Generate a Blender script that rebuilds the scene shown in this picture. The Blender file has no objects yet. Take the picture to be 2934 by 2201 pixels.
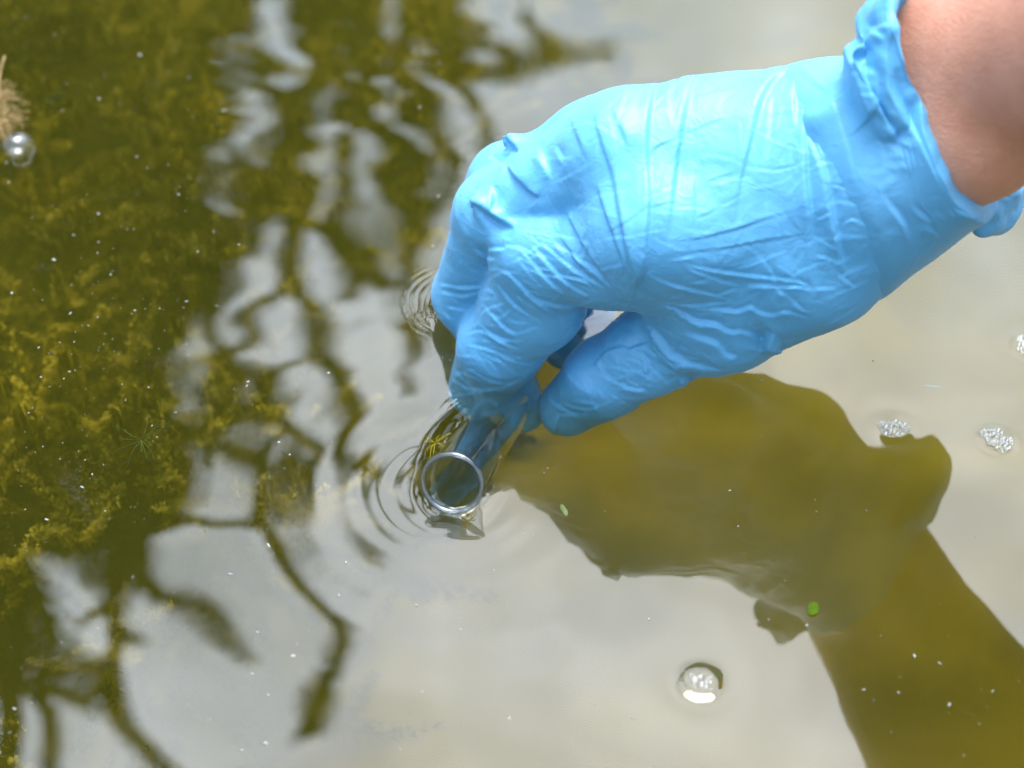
import bpy, bmesh, math, random
import numpy as np
from mathutils import Vector
from mathutils.bvhtree import BVHTree

S = bpy.context.scene
COL = S.collection
rng = np.random.default_rng(7)
random.seed(7)

# ------------------------------------------------------------------ camera
W, H = 2934, 2201
FPX = W * 60 / 36
DIST = 0.52
C45 = math.cos(math.radians(45))
CAM = np.array([0, -DIST * C45, DIST * C45])
AX_R = np.array([1.0, 0, 0]); AX_F = np.array([0, C45, -C45]); AX_U = np.array([0, C45, C45])
cd = bpy.data.cameras.new('camera'); cam = bpy.data.objects.new('camera', cd); COL.objects.link(cam)
cam.location = CAM; cam.rotation_euler = (math.radians(45), 0, 0)
cd.lens = 60; cd.sensor_width = 36; cd.clip_start = 0.01; cd.clip_end = 500
cd.dof.use_dof = True; cd.dof.focus_distance = 0.495; cd.dof.aperture_fstop = 8.5
S.camera = cam
S.render.resolution_x = 1024; S.render.resolution_y = 768

# ------------------------------------------------------------------ world
SUN_EL, SUN_AZ = 78, 14            # azimuth from +Y towards +X
w = bpy.data.worlds.new('World'); S.world = w; w.use_nodes = True
nt = w.node_tree; nt.nodes.clear()
def N(t, kind, **kw):
    n = t.nodes.new(kind)
    for k, v in kw.items():
        if k in n.inputs.keys(): n.inputs[k].default_value = v
        else: setattr(n, k, v)
    return n
def L(t, a, ai, b, bi): t.links.new(a.outputs[ai], b.inputs[bi])
out = N(nt, 'ShaderNodeOutputWorld'); bg = N(nt, 'ShaderNodeBackground', Strength=0.1); L(nt, bg, 0, out, 0)
sky = N(nt, 'ShaderNodeTexSky', sky_type='NISHITA', sun_disc=False)
sky.sun_elevation = math.radians(SUN_EL); sky.sun_rotation = math.radians(SUN_AZ)
tc = N(nt, 'ShaderNodeTexCoord')
# overcast: one broad bright veil high behind the scene, dimmer cloud elsewhere
ld = np.array([0.10, math.cos(math.radians(66)), math.sin(math.radians(66))]); ld /= np.linalg.norm(ld)
dp = N(nt, 'ShaderNodeVectorMath', operation='DOT_PRODUCT'); dp.inputs[1].default_value = ld; L(nt, tc, 'Generated', dp, 0)
mr = N(nt, 'ShaderNodeMapRange', interpolation_type='SMOOTHSTEP'); mr.inputs['From Min'].default_value = 0.60; mr.inputs['From Max'].default_value = 1.0
mr.inputs['To Min'].default_value = 13; mr.inputs['To Max'].default_value = 80; L(nt, dp, 'Value', mr, 0)
nz = N(nt, 'ShaderNodeTexNoise', Scale=8.0, Detail=4.0, Roughness=0.55); L(nt, tc, 'Generated', nz, 'Vector')
nr = N(nt, 'ShaderNodeMapRange'); nr.inputs['From Min'].default_value = 0.3; nr.inputs['From Max'].default_value = 0.7
nr.inputs['To Min'].default_value = 0.68; nr.inputs['To Max'].default_value = 1.28; L(nt, nz, 0, nr, 0)
ml = N(nt, 'ShaderNodeMath', operation='MULTIPLY'); L(nt, mr, 0, ml, 0); L(nt, nr, 0, ml, 1)
nz2 = N(nt, 'ShaderNodeTexNoise', Scale=4.0, Detail=2.0); L(nt, tc, 'Generated', nz2, 'Vector')
# cooler cloud low down, warmer where the sun stands behind it
wf = N(nt, 'ShaderNodeMapRange'); wf.inputs['From Min'].default_value = 0.80; wf.inputs['From Max'].default_value = 1.0; wf.inputs['To Min'].default_value = -0.12; wf.inputs['To Max'].default_value = 0.78; wf.clamp = False
L(nt, dp, 'Value', wf, 0)
wa = N(nt, 'ShaderNodeMath', operation='MULTIPLY_ADD'); L(nt, nz2, 0, wa, 0); wa.inputs[1].default_value = 0.38; L(nt, wf, 0, wa, 2)
cr = N(nt, 'ShaderNodeValToRGB'); cr.color_ramp.elements[0].position = 0.0; cr.color_ramp.elements[1].position = 1.0
cr.color_ramp.elements[0].color = (0.82, 0.99, 1.26, 1); cr.color_ramp.elements[1].color = (1.0, 1.0, 1.04, 1); L(nt, wa, 0, cr, 0)
cm = N(nt, 'ShaderNodeVectorMath', operation='SCALE'); L(nt, cr, 0, cm, 0); L(nt, ml, 0, cm, 'Scale')
mx = N(nt, 'ShaderNodeMix', data_type='RGBA'); mx.inputs[0].default_value = 0.94
L(nt, sky, 0, mx, 6); L(nt, cm, 0, mx, 7); L(nt, mx, 2, bg, 0)
sd = bpy.data.lights.new('sun', 'SUN'); sd.energy = 4.2; sd.angle = math.radians(32); sd.color = (1, 0.96, 0.9)
so = bpy.data.objects.new('sun', sd); COL.objects.link(so)
so.rotation_euler = (math.radians(90 - SUN_EL), 0, math.radians(180 - SUN_AZ))
S.view_settings.view_transform = 'Standard'; S.view_settings.look = 'None'
S.view_settings.exposure = 0; S.view_settings.gamma = 1; S.view_settings.use_curve_mapping = False
cy = S.cycles
cy.max_bounces = 10; cy.transparent_max_bounces = 24; cy.volume_bounces = 1; cy.diffuse_bounces = 3; cy.glossy_bounces = 4
cy.transmission_bounces = 8; cy.use_denoising = True; cy.caustics_reflective = False; cy.caustics_refractive = False
cy.sample_clamp_indirect = 6

# ------------------------------------------------------------------ helpers
def ray(u, v):
    d = AX_F * FPX + AX_R * (u - W / 2) - AX_U * (v - H / 2); return d / np.linalg.norm(d)
def atz(u, v, z=0.0):
    d = ray(u, v); return CAM + d * ((z - CAM[2]) / d[2])
def aty(u, v, y):                       # y in mm -> point in mm
    d = ray(u, v); return (CAM + d * ((y * 1e-3 - CAM[1]) / d[1])) * 1e3
def project(P):
    q = P - CAM; z = q @ AX_F
    return W / 2 + FPX * (q @ AX_R) / z, H / 2 - FPX * (q @ AX_U) / z, z
def mesh_obj(name, V, F, mat, parent=None, smooth=True):
    me = bpy.data.meshes.new(name)
    V = np.asarray(V, float)
    F = np.asarray(F) if not isinstance(F, list) else F
    if isinstance(F, np.ndarray):
        k = F.shape[1]
        me.vertices.add(len(V)); me.vertices.foreach_set('co', V.astype(np.float32).ravel())
        me.loops.add(F.size); me.loops.foreach_set('vertex_index', F.astype(np.int32).ravel())
        me.polygons.add(len(F)); me.polygons.foreach_set('loop_start', np.arange(0, F.size, k, dtype=np.int32))
        me.update(calc_edges=True); me.validate()
    else:
        me.from_pydata(V.tolist(), [], F); me.update()
    if smooth: me.polygons.foreach_set('use_smooth', np.ones(len(me.polygons), bool))
    if mat: me.materials.append(mat)
    o = bpy.data.objects.new(name, me); COL.objects.link(o)
    if parent: o.parent = parent
    return o
def tag(o, label=None, cat=None, group=None, kind=None):
    for k, v in (('label', label), ('category', cat), ('group', group), ('kind', kind)):
        if v: o[k] = v
    return o
def empty(name, loc, label, cat, group=None):
    o = bpy.data.objects.new(name, None); COL.objects.link(o); o.location = loc; o.empty_display_size = 0.01
    return tag(o, label, cat, group)
def tube(pts, rad, n=6, cap=True):
    """tapered tube along points -> (V, F list)"""
    P = np.asarray(pts, float); R = np.broadcast_to(np.asarray(rad, float), (len(P),))
    T = np.gradient(P, axis=0); T /= np.linalg.norm(T, axis=1)[:, None] + 1e-12
    up = np.array([0.31, 0.2, 0.93]); V = []
    for p, t, r in zip(P, T, R):
        a = np.cross(t, up); a /= np.linalg.norm(a) + 1e-12; b = np.cross(t, a)
        for k in range(n):
            f = 2 * math.pi * k / n; V.append(p + r * (a * math.cos(f) + b * math.sin(f)))
    F = []
    for i in range(len(P) - 1):
        for k in range(n):
            F.append((i*n+k, i*n+(k+1) % n, (i+1)*n+(k+1) % n, (i+1)*n+k))
    if cap:
        F.append(tuple(range(n))[::-1]); F.append(tuple(range((len(P)-1)*n, len(P)*n)))
    return V, F
def merge(parts):
    V = []; F = []
    for v, f in parts:
        o = len(V); V.extend(v); F.extend(tuple(i + o for i in q) for q in f)
    return np.array(V), F
def spline(pts, n):
    P = np.asarray(pts, float); s = np.r_[0, np.cumsum(np.linalg.norm(np.diff(P, axis=0), axis=1))]
    # Catmull-Rom through the points
    out = []
    for i in range(len(P) - 1):
        p0 = P[max(i-1, 0)]; p1 = P[i]; p2 = P[i+1]; p3 = P[min(i+2, len(P)-1)]
        for t in np.linspace(0, 1, n, endpoint=(i == len(P) - 2)):
            out.append(.5*((2*p1)+(-p0+p2)*t+(2*p0-5*p1+4*p2-p3)*t*t+(-p0+3*p1-3*p2+p3)*t**3))
    return np.array(out)
def vnoise(X, scale, seed=0, lin=False):
    """smooth value noise on points (n,3), range about -1..1"""
    r = np.random.default_rng(seed); T = r.uniform(-1, 1, (32, 32, 32))
    q = X / scale + 100.0; i = np.floor(q).astype(int); f = q - i
    if not lin: f = f * f * (3 - 2 * f)
    i &= 31; j = (i + 1) & 31
    def g(a, b, c): return T[a, b, c]
    x0, y0, z0 = i.T; x1, y1, z1 = j.T; fx, fy, fz = f.T
    return ((g(x0,y0,z0)*(1-fx)+g(x1,y0,z0)*fx)*(1-fy)+(g(x0,y1,z0)*(1-fx)+g(x1,y1,z0)*fx)*fy)*(1-fz) + \
           ((g(x0,y0,z1)*(1-fx)+g(x1,y0,z1)*fx)*(1-fy)+(g(x0,y1,z1)*(1-fx)+g(x1,y1,z1)*fx)*fy)*fz

# ------------------------------------------------------------------ materials
def new_mat(name):
    m = bpy.data.materials.new(name); m.use_nodes = True; m.node_tree.nodes.clear(); return m, m.node_tree
def pbr(name, c0, c1=None, scale=50, rough=0.6, bump=0.0, bscale=200, spec=0.5, **kw):
    m, t = new_mat(name)
    o = N(t, 'ShaderNodeOutputMaterial'); b = N(t, 'ShaderNodeBsdfPrincipled', Roughness=rough); L(t, b, 0, o, 0)
    b.inputs['Specular IOR Level'].default_value = spec
    for k, v in kw.items(): b.inputs[k.replace('_', ' ')].default_value = v
    tcn = N(t, 'ShaderNodeTexCoord')
    if c1 is None: b.inputs['Base Color'].default_value = (*c0, 1)
    else:
        n = N(t, 'ShaderNodeTexNoise', Scale=scale, Detail=6.0, Roughness=0.6); L(t, tcn, 'Object', n, 'Vector')
        r = N(t, 'ShaderNodeValToRGB'); r.color_ramp.elements[0].position = .32; r.color_ramp.elements[1].position = .68
        r.color_ramp.elements[0].color = (*c0, 1); r.color_ramp.elements[1].color = (*c1, 1)
        L(t, n, 0, r, 0); L(t, r, 0, b, 'Base Color')
    if bump:
        n2 = N(t, 'ShaderNodeTexNoise', Scale=bscale, Detail=5.0); L(t, tcn, 'Object', n2, 'Vector')
        bp = N(t, 'ShaderNodeBump', Strength=bump, Distance=0.001); L(t, n2, 0, bp, 'Height'); L(t, bp, 0, b, 'Normal')
    return m
def fresnel_sheet(name, f0, tint=(1, 1, 1), gloss=(1, 1, 1), rough=0.0):
    """a clear sheet: mirror part by Schlick's law, the rest passes straight through"""
    m, t = new_mat(name)
    o = N(t, 'ShaderNodeOutputMaterial'); mixs = N(t, 'ShaderNodeMixShader'); L(t, mixs, 0, o, 'Surface')
    tr = N(t, 'ShaderNodeBsdfTransparent'); tr.inputs[0].default_value = (*tint, 1)
    gl = N(t, 'ShaderNodeBsdfGlossy', Roughness=rough); gl.inputs[0].default_value = (*gloss, 1)
    lw = N(t, 'ShaderNodeLayerWeight', Blend=0.5)
    pw = N(t, 'ShaderNodeMath', operation='POWER'); L(t, lw, 'Facing', pw, 0); pw.inputs[1].default_value = 5
    ma = N(t, 'ShaderNodeMath', operation='MULTIPLY_ADD'); L(t, pw, 0, ma, 0); ma.inputs[1].default_value = 1 - f0; ma.inputs[2].default_value = f0
    L(t, ma, 0, mixs, 0); L(t, tr, 0, mixs, 1); L(t, gl, 0, mixs, 2)
    return m, t, o
M = {}
M['water'], t, o = fresnel_sheet('water', 0.052)
vs = N(t, 'ShaderNodeVolumeScatter', Density=1.6, Anisotropy=0.2); vs.inputs['Color'].default_value = (0.68, 0.73, 0.10, 1)
va = N(t, 'ShaderNodeVolumeAbsorption', Density=7.6); va.inputs['Color'].default_value = (0.45, 0.36, 0.0, 1)
ad = N(t, 'ShaderNodeAddShader'); L(t, vs, 0, ad, 0); L(t, va, 0, ad, 1); L(t, ad, 0, o, 'Volume')
M['glass'], _, _ = fresnel_sheet('clear_glass', 0.11, tint=(0.93, 0.96, 0.975))
M['bubble'], _, _ = fresnel_sheet('bubble_film', 0.085, tint=(0.98, 0.98, 0.98))
M['foam'], _, _ = fresnel_sheet('foam_film', 0.30, tint=(0.97, 0.975, 0.97), rough=0.12)
M['rim_glass'], _, _ = fresnel_sheet('rim_glass', 0.11, tint=(0.60, 0.64, 0.67), rough=0.06)
# nitrile
m, t = new_mat('blue_nitrile'); M['nitrile'] = m
o = N(t, 'ShaderNodeOutputMaterial'); b = N(t, 'ShaderNodeBsdfPrincipled', Roughness=0.5); L(t, b, 0, o, 0)
b.inputs['Specular IOR Level'].default_value = 0.75
b.inputs['Sheen Weight'].default_value = 0.10; b.inputs['Sheen Roughness'].default_value = 0.4
tcn = N(t, 'ShaderNodeTexCoord')
n = N(t, 'ShaderNodeTexNoise', Scale=38.0, Detail=4.0); L(t, tcn, 'Object', n, 'Vector')
r = N(t, 'ShaderNodeValToRGB'); r.color_ramp.elements[0].position = .3; r.color_ramp.elements[1].position = .7
r.color_ramp.elements[0].color = (0.078, 0.355, 0.63, 1); r.color_ramp.elements[1].color = (0.105, 0.395, 0.69, 1)
L(t, n, 0, r, 0); L(t, r, 0, b, 'Base Color')
n1 = N(t, 'ShaderNodeTexNoise', Scale=170.0, Detail=3.0, Distortion=1.2); L(t, tcn, 'Object', n1, 'Vector')
n2 = N(t, 'ShaderNodeTexNoise', Scale=1500.0, Detail=2.0); L(t, tcn, 'Object', n2, 'Vector')
b1 = N(t, 'ShaderNodeBump', Strength=0.30, Distance=0.0012); L(t, n1, 0, b1, 'Height')
b2 = N(t, 'ShaderNodeBump', Strength=0.12, Distance=0.0003); L(t, n2, 0, b2, 'Height'); L(t, b1, 0, b2, 'Normal'); L(t, b2, 0, b, 'Normal')
# skin
m, t = new_mat('skin'); M['skin'] = m
o = N(t, 'ShaderNodeOutputMaterial'); b = N(t, 'ShaderNodeBsdfPrincipled', Roughness=0.48); L(t, b, 0, o, 0)
b.inputs['Specular IOR Level'].default_value = 0.4
tcn = N(t, 'ShaderNodeTexCoord')
n = N(t, 'ShaderNodeTexNoise', Scale=70.0, Detail=7.0, Roughness=.65); L(t, tcn, 'Object', n, 'Vector')
r = N(t, 'ShaderNodeValToRGB'); r.color_ramp.elements[0].position = .3; r.color_ramp.elements[1].position = .7
r.color_ramp.elements[0].color = (0.51, 0.222, 0.140, 1); r.color_ramp.elements[1].color = (0.64, 0.310, 0.203, 1)
L(t, n, 0, r, 0); L(t, r, 0, b, 'Base Color')
b.inputs['Subsurface Weight'].default_value = 0.12; b.inputs['Subsurface Radius'].default_value = (0.004, 0.0015, 0.0008); b.inputs['Subsurface Scale'].default_value = 1.0
vo = N(t, 'ShaderNodeTexVoronoi', Scale=1100.0); L(t, tcn, 'Object', vo, 'Vector')
n2 = N(t, 'ShaderNodeTexNoise', Scale=500.0, Detail=4.0); L(t, tcn, 'Object', n2, 'Vector')
b1 = N(t, 'ShaderNodeBump', Strength=0.22, Distance=0.0005); L(t, vo, 0, b1, 'Height')
b2 = N(t, 'ShaderNodeBump', Strength=0.25, Distance=0.0006); L(t, n2, 0, b2, 'Height'); L(t, b1, 0, b2, 'Normal'); L(t, b2, 0, b, 'Normal')
M['bed'] = pbr('pond_mud', (0.115, 0.100, 0.014), (0.205, 0.175, 0.026), scale=16, rough=0.9, spec=0.1)
M['weed'] = pbr('pond_weed', (0.060, 0.058, 0.003), (0.30, 0.235, 0.009), scale=15, rough=0.7, spec=0.2)
M['weed_shade'] = pbr('gap_shade_weed', (0.010, 0.010, 0.002), (0.030, 0.028, 0.004), scale=18, rough=0.8, spec=0.1)  # near-black colour carries the shade between the weed clumps
M['weed_dry'] = pbr('dry_weed', (0.17, 0.10, 0.022), (0.30, 0.21, 0.075), scale=160, rough=0.7)
M['weed_dark'] = pbr('dark_sprig', (0.018, 0.020, 0.004), (0.05, 0.06, 0.006), scale=200, rough=0.6, spec=0.05)
M['leaf_green'] = pbr('duckweed_green', (0.034, 0.070, 0.002), (0.055, 0.10, 0.003), scale=500, rough=0.6, spec=0.05)
M['leaf_dull'] = pbr('dull_leaf', (0.04, 0.085, 0.008), (0.09, 0.13, 0.015), scale=500, rough=0.5)
M['speck'] = pbr('pollen_speck', (0.20, 0.195, 0.17), (0.36, 0.35, 0.33), scale=900, rough=0.8)
M['bark'] = pbr('bark', (0.020, 0.017, 0.010), (0.045, 0.038, 0.022), scale=6, rough=0.9, spec=0.1)
M['crown'] = pbr('tree_leaf', (0.018, 0.024, 0.006), (0.045, 0.055, 0.014), scale=3, rough=0.7, spec=0.2)
M['ground'] = M['bed']

# ------------------------------------------------------------------ hand shape (millimetres)
def PP(u, v, y, r): return (*aty(u, v, y), r)
iMCP=(40,0,63,15); mMCP=(33,17,74.5,15); rMCP=(26,33,61,14); pMCP=(24,47,46,13)
WR=(97,9,73,23.5); W2=(122,0,97,24.5)
TH=[PP(1630,1165,9,9.6),PP(1732,1084,7,11.9),PP(1860,1008,5,13.0),PP(2070,878,3,17.3),PP(2310,715,2,21)]
iPR=PP(1765,712,6,17); iPIP=PP(1560,722,12,15.2); iMD=PP(1530,862,14,15.0); iDIP=PP(1438,985,16,13.3); iT=PP(1372,1112,20,10)
mPIP=PP(1425,610,25,12.5); mDIP=PP(1346,845,31,11.2); mT=PP(1500,1175,18,7.5)
rPIP=PP(1462,530,38,12.5); rDIP=PP(1398,640,42,11); rT=PP(1690,890,40,8.5)
pPIP=PP(1560,510,60,10); pT=PP(1620,990,38,8)
FING=[[iMCP,iPR,iPIP,iMD,iDIP,iT],[mMCP,mPIP,mDIP,mT],[rMCP,rPIP,rDIP,rT],[pMCP,pPIP,pT]]
PALM=[(WR,iMCP),(WR,mMCP),(WR,rMCP),(WR,pMCP),(iMCP,mMCP),(mMCP,rMCP),(rMCP,pMCP),(TH[4],iMCP),(TH[3],iMCP),(WR,W2),(TH[4],WR),
      ((66,8,42,22),(70,20,55,24)),((55,20,76,18),(85,16,82,18)),((58,30,40,17),(96,24,52,18)),(PP(2010,800,6,13),PP(1850,690,6,14))]
RIDGES=[(PP(1446,397,37,.8),PP(1540,465,31,5)),(PP(1354,582,15,.9),PP(1430,650,14,5))]
ARM=[((97,8,75,20),(124,13.5,107,24.5)),((124,13.5,107,24.5),(185,-50,179,44)),((185,-50,179,44),(290,-128,270,49)),((290,-128,270,49),(345,-173,330,51))]
def cap(X, a, b):
    a = np.array(a, np.float32); b = np.array(b, np.float32); ab = b[:3] - a[:3]
    t = np.clip(((X - a[:3]) @ ab) / (ab @ ab), 0, 1)
    return np.sqrt((((X - a[:3]) - t[..., None] * ab) ** 2).sum(-1)) - (a[3] + (b[3] - a[3]) * t)
def smin(a, b, k):
    h = np.clip(.5 + .5 * (b - a) / k, 0, 1); return b * (1 - h) + a * h - k * h * (1 - h)
def hand_field(X):
    X = X.astype(np.float32); d = None
    for a, b in PALM:
        c = cap(X, a, b); d = c if d is None else smin(d, c, 10)
    t = None
    for a, b in zip(TH[:-1], TH[1:]):
        c = cap(X, a, b); t = c if t is None else smin(t, c, 5)
    d = smin(d, t, 9); out = None
    for f in FING:
        g = None
        for a, b in zip(f[:-1], f[1:]):
            c = cap(X, a, b); g = c if g is None else smin(g, c, 4)
        out = g if out is None else smin(out, g, 0.5)
    d = smin(d, out, 6)
    for a, b in RIDGES: d = smin(d, cap(X, a, b), 5.0)
    return d
def surface_net(D, o, h):
    s = D < 0; nx, ny, nz = D.shape
    n = sum(s[i:nx-1+i, j:ny-1+j, k:nz-1+k].astype(np.int8) for i in (0,1) for j in (0,1) for k in (0,1))
    act = (n > 0) & (n < 8); idx = -np.ones(act.shape, int); ii = np.argwhere(act); idx[act] = np.arange(len(ii))
    acc = np.zeros((len(ii), 3)); cnt = np.zeros(len(ii))
    for a in [(i,j,k) for i in (0,1) for j in (0,1) for k in (0,1)]:
        for ax in range(3):
            if a[ax] == 0:
                b = list(a); b[ax] = 1
                da = D[ii[:,0]+a[0], ii[:,1]+a[1], ii[:,2]+a[2]]; db = D[ii[:,0]+b[0], ii[:,1]+b[1], ii[:,2]+b[2]]
                m = (da < 0) != (db < 0); t = np.where(m, da/(da-db+1e-12), 0)
                p = np.tile(np.array(a, float), (len(ii), 1)); p[:, ax] += t; acc[m] += p[m]; cnt[m] += 1
    V = (acc / cnt[:, None] + ii) * h + o; Q = []
    for ax in range(3):
        u, v = (ax+1) % 3, (ax+2) % 3
        s0 = [slice(None)]*3; s1 = [slice(None)]*3; s0[ax] = slice(0, -1); s1[ax] = slice(1, None)
        a = s[tuple(s0)]; e = np.argwhere(a != s[tuple(s1)])
        e = e[(e[:,u] > 0) & (e[:,v] > 0) & (e[:,u] < D.shape[u]-1) & (e[:,v] < D.shape[v]-1)]; q = []
        for du, dv in ((0,0),(1,0),(1,1),(0,1)):
            f = e.copy(); f[:,u] -= du; f[:,v] -= dv; q.append(idx[f[:,0], f[:,1], f[:,2]])
        q = np.stack(q, 1); ins = a[e[:,0], e[:,1], e[:,2]]; q[~ins] = q[~ins][:, ::-1]; Q.append(q)
    return V, np.concatenate(Q)
def net(fn, lo, hi, h):
    lo = np.array(lo, float); ax = [np.arange(lo[i], hi[i], h) for i in range(3)]
    D = np.stack([fn(np.stack(np.meshgrid([x], ax[1], ax[2], indexing='ij'), -1))[0] for x in ax[0]])
    return surface_net(D, lo, h)
def vnormals(V, Q):
    Nn = np.zeros_like(V); a, b, c, d = [V[Q[:, i]] for i in range(4)]; n = np.cross(c-a, d-b)
    for i in range(4):
        for k in range(3): Nn[:, k] += np.bincount(Q[:, i], n[:, k], len(V))
    return Nn / (np.linalg.norm(Nn, axis=1)[:, None] + 1e-12)

# folds of the glove: traced lines, carried onto the surface, pushed up on one side and down on the other
def crop(ox, oy, s): return lambda pts: [(ox + x / s, oy + y / s) for x, y in pts]
cA = crop(1600, 150, 2.765); cB = crop(1200, 300, 3.687); cC = crop(1750, 550, 2.765); cD = crop(2200, 0, 3.014); c3 = crop(1100, 700, 1.844); c2 = crop(2000, 0, 2.368)
FOLDS = []
def fold(fn, pts, a, w, side=1): FOLDS.append((np.array(fn(pts), float), a, w, side))
fold(cA,[(800,210),(750,330),(720,500),(705,700),(710,900),(725,1100),(720,1250),(705,1450),(690,1659),(660,1760),(610,1900),(570,2010)],1.0,15)
fold(cA,[(960,180),(900,300),(880,400),(905,600)],.45,10)
fold(cA,[(1130,120),(1060,260),(1000,500),(960,750),(930,950),(900,1200),(860,1500)],.8,16)
fold(cA,[(1120,850),(1080,1000),(1085,1250),(1040,1550)],.3,14)
fold(cA,[(1860,130),(1720,200),(1620,350),(1560,550),(1500,800),(1440,1050),(1390,1350)],.9,17)
fold(cA,[(1690,300),(1670,600),(1640,1000),(1640,1250)],.4,13)
fold(cA,[(1900,180),(1870,400),(1890,600)],.55,12)
fold(cA,[(1930,200),(1950,400),(1960,700),(1970,1000),(2000,1300),(2010,1659),(2015,1850)],.7,13)
fold(cA,[(1960,580),(2020,750),(2100,950),(2160,1200),(2212,1450),(2245,1640),(2270,1750)],.8,15)
fold(cA,[(1990,500),(2060,700),(2110,900),(2150,1050)],.5,10)
for p,a in [([(850,1500),(1080,1480),(1400,1400),(1700,1300),(1970,1215)],.32),([(900,1590),(1250,1560),(1700,1480),(2000,1430)],.3),
            ([(720,1230),(880,1190),(960,1180)],.2),([(1100,1310),(1330,1220)],.2),([(1170,1020),(1400,950)],.2),([(1010,640),(1180,570),(1330,520)],.25),
            ([(720,830),(790,740),(950,690)],.35),([(560,1080),(690,910)],.25),([(1690,930),(1900,890)],.2)]: fold(cA,p,a,6,-1)
fold(cA,[(280,480),(340,720),(420,950),(470,1200),(520,1450),(570,1659),(620,1800),(650,1900)],.75,17,-1)
fold(cA,[(300,1050),(360,1250),(430,1450),(500,1659),(560,1800)],.6,13,-1)
fold(cA,[(420,450),(500,620),(550,760)],.45,14,-1)
fold(cA,[(90,530),(160,700),(210,850)],.4,16,-1)
fold(cA,[(60,1260),(160,1460),(280,1659),(360,1780)],.7,12,-1)
fold(cA,[(0,1450),(150,1659),(260,1800)],.6,11,-1)
for p,a,wd in [([(450,545),(600,520),(680,510)],.3,6),([(570,570),(800,620),(1100,660),(1400,700),(1540,730),(1600,790)],.55,8),([(600,600),(800,680),(1040,750)],.4,7),
  ([(1040,750),(1180,740),(1350,755),(1500,750),(1590,790)],.55,9),([(280,650),(500,740),(850,825),(970,870)],.5,8),([(850,825),(1000,760)],.4,7),([(480,880),(640,905),(980,870)],.45,7),
  ([(330,890),(500,920),(560,960),(680,1030),(820,1050),(940,1110),(1020,1110),(1100,1140),(1210,1200),(1250,1140)],.85,11),
  ([(600,920),(820,930),(1000,945),(1110,910),(1170,950),(1280,975),(1400,950),(1560,1000)],.7,10),
  ([(270,1040),(370,1150),(480,1290),(640,1370),(880,1410)],1.0,13),([(580,1120),(820,1190),(920,1290),(1000,1310)],.6,13),
  ([(1200,1270),(1230,1180),(1290,1120)],1.8,20),([(560,1470),(640,1530)],1.2,14),([(240,1250),(300,1400),(320,1580)],.6,11),
  ([(60,1270),(200,1220),(300,1190),(370,1150)],.6,11),([(1780,620),(1860,700),(1950,760)],.4,8),([(1600,770),(1790,760)],.4,7),([(1620,500),(1700,520),(1830,560)],.35,7),
  ([(1830,270),(1920,220),(2030,270)],.3,7),([(1600,240),(1760,150)],.3,6),([(1600,350),(1800,450)],.25,6),([(1290,860),(1330,790),(1400,830)],.5,12),([(1400,820),(1480,900),(1560,960)],.4,10)]:
    fold(cC,p,a,wd)
for p,a,wd in [([(700,180),(800,290),(960,330),(1100,300)],.6,9),([(640,130),(760,260),(880,350),(940,440)],.6,9),([(590,200),(700,330),(860,430)],.5,8),([(520,310),(600,400),(690,470),(820,430)],.5,8),
  ([(500,420),(620,500),(740,510)],.5,7),([(440,530),(560,560),(700,620),(800,640)],.4,7),([(430,650),(560,720),(680,740)],.45,7),([(345,700),(450,760),(600,760),(760,700)],.45,7),
  ([(350,800),(420,870),(500,880)],.45,7),([(720,20),(860,180),(960,270)],.6,9),([(780,0),(940,180),(1090,280)],.7,10),([(840,0),(1000,130),(1180,240)],.6,9),([(900,0),(1060,100),(1220,250)],.6,9),
  ([(830,160),(1060,190),(1100,270)],.5,8),([(300,210),(420,230),(540,220)],.6,9),([(300,250),(420,270),(530,240)],.6,9),([(330,330),(430,350)],.4,7),
  ([(940,840),(1060,870),(1200,830)],.4,7),([(1150,690),(1300,760),(1400,770)],.6,9),([(930,900),(900,1030)],.8,10),([(840,960),(950,900),(1100,900)],.4,8),([(1100,650),(1180,560),(1290,540)],.4,9),
  ([(430,480),(520,460),(640,520),(720,560)],.4,7),([(860,800),(930,860),(1080,930)],.5,8)]: fold(c3,p,a,wd)
fold(cB,[(570,1510),(700,1600),(800,1640)],.7,9); fold(cB,[(720,1530),(920,1520)],.8,9)
fold(cB,[(540,1020),(640,1090),(740,1160),(880,1250),(1020,1300)],1.8,17,-1)
fold(cB,[(930,650),(1030,780),(1150,900),(1260,980)],1.3,17,-1)
fold(cB,[(890,300),(960,400),(1050,500),(960,590)],1.2,13,-1)
fold(cB,[(730,550),(860,620),(930,650)],.6,13); fold(cB,[(550,920),(650,900)],.4,9); fold(cB,[(780,860),(800,1000),(740,1150)],.9,12)
fold(cB,[(1270,420),(1330,600),(1400,780)],.7,14); fold(cB,[(1450,430),(1530,640)],.5,14); fold(cB,[(880,1400),(970,1420)],.4,7)
BROAD = [(p_, .9*a_, w_*2.6, s_) for p_, a_, w_, s_ in FOLDS if a_ >= .55 and w_ >= 12]
fr = np.random.default_rng(77)
FINE = []
for _ in range(150):
    u0, v0 = fr.uniform(1580, 2480), fr.uniform(230, 1080); th = fr.normal(-.25, .45) if fr.uniform() < .6 else fr.normal(1.75, .3); l_ = fr.uniform(30, 130)
    p0 = np.array([u0, v0]); d_ = np.array([math.cos(th), math.sin(th)]); n_ = np.array([-d_[1], d_[0]])
    FINE.append((np.array([p0 - d_*l_, p0 + n_*fr.normal(0, .12)*l_, p0 + d_*l_]), fr.uniform(.12, .32), fr.uniform(5.5, 8), 1))
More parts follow.
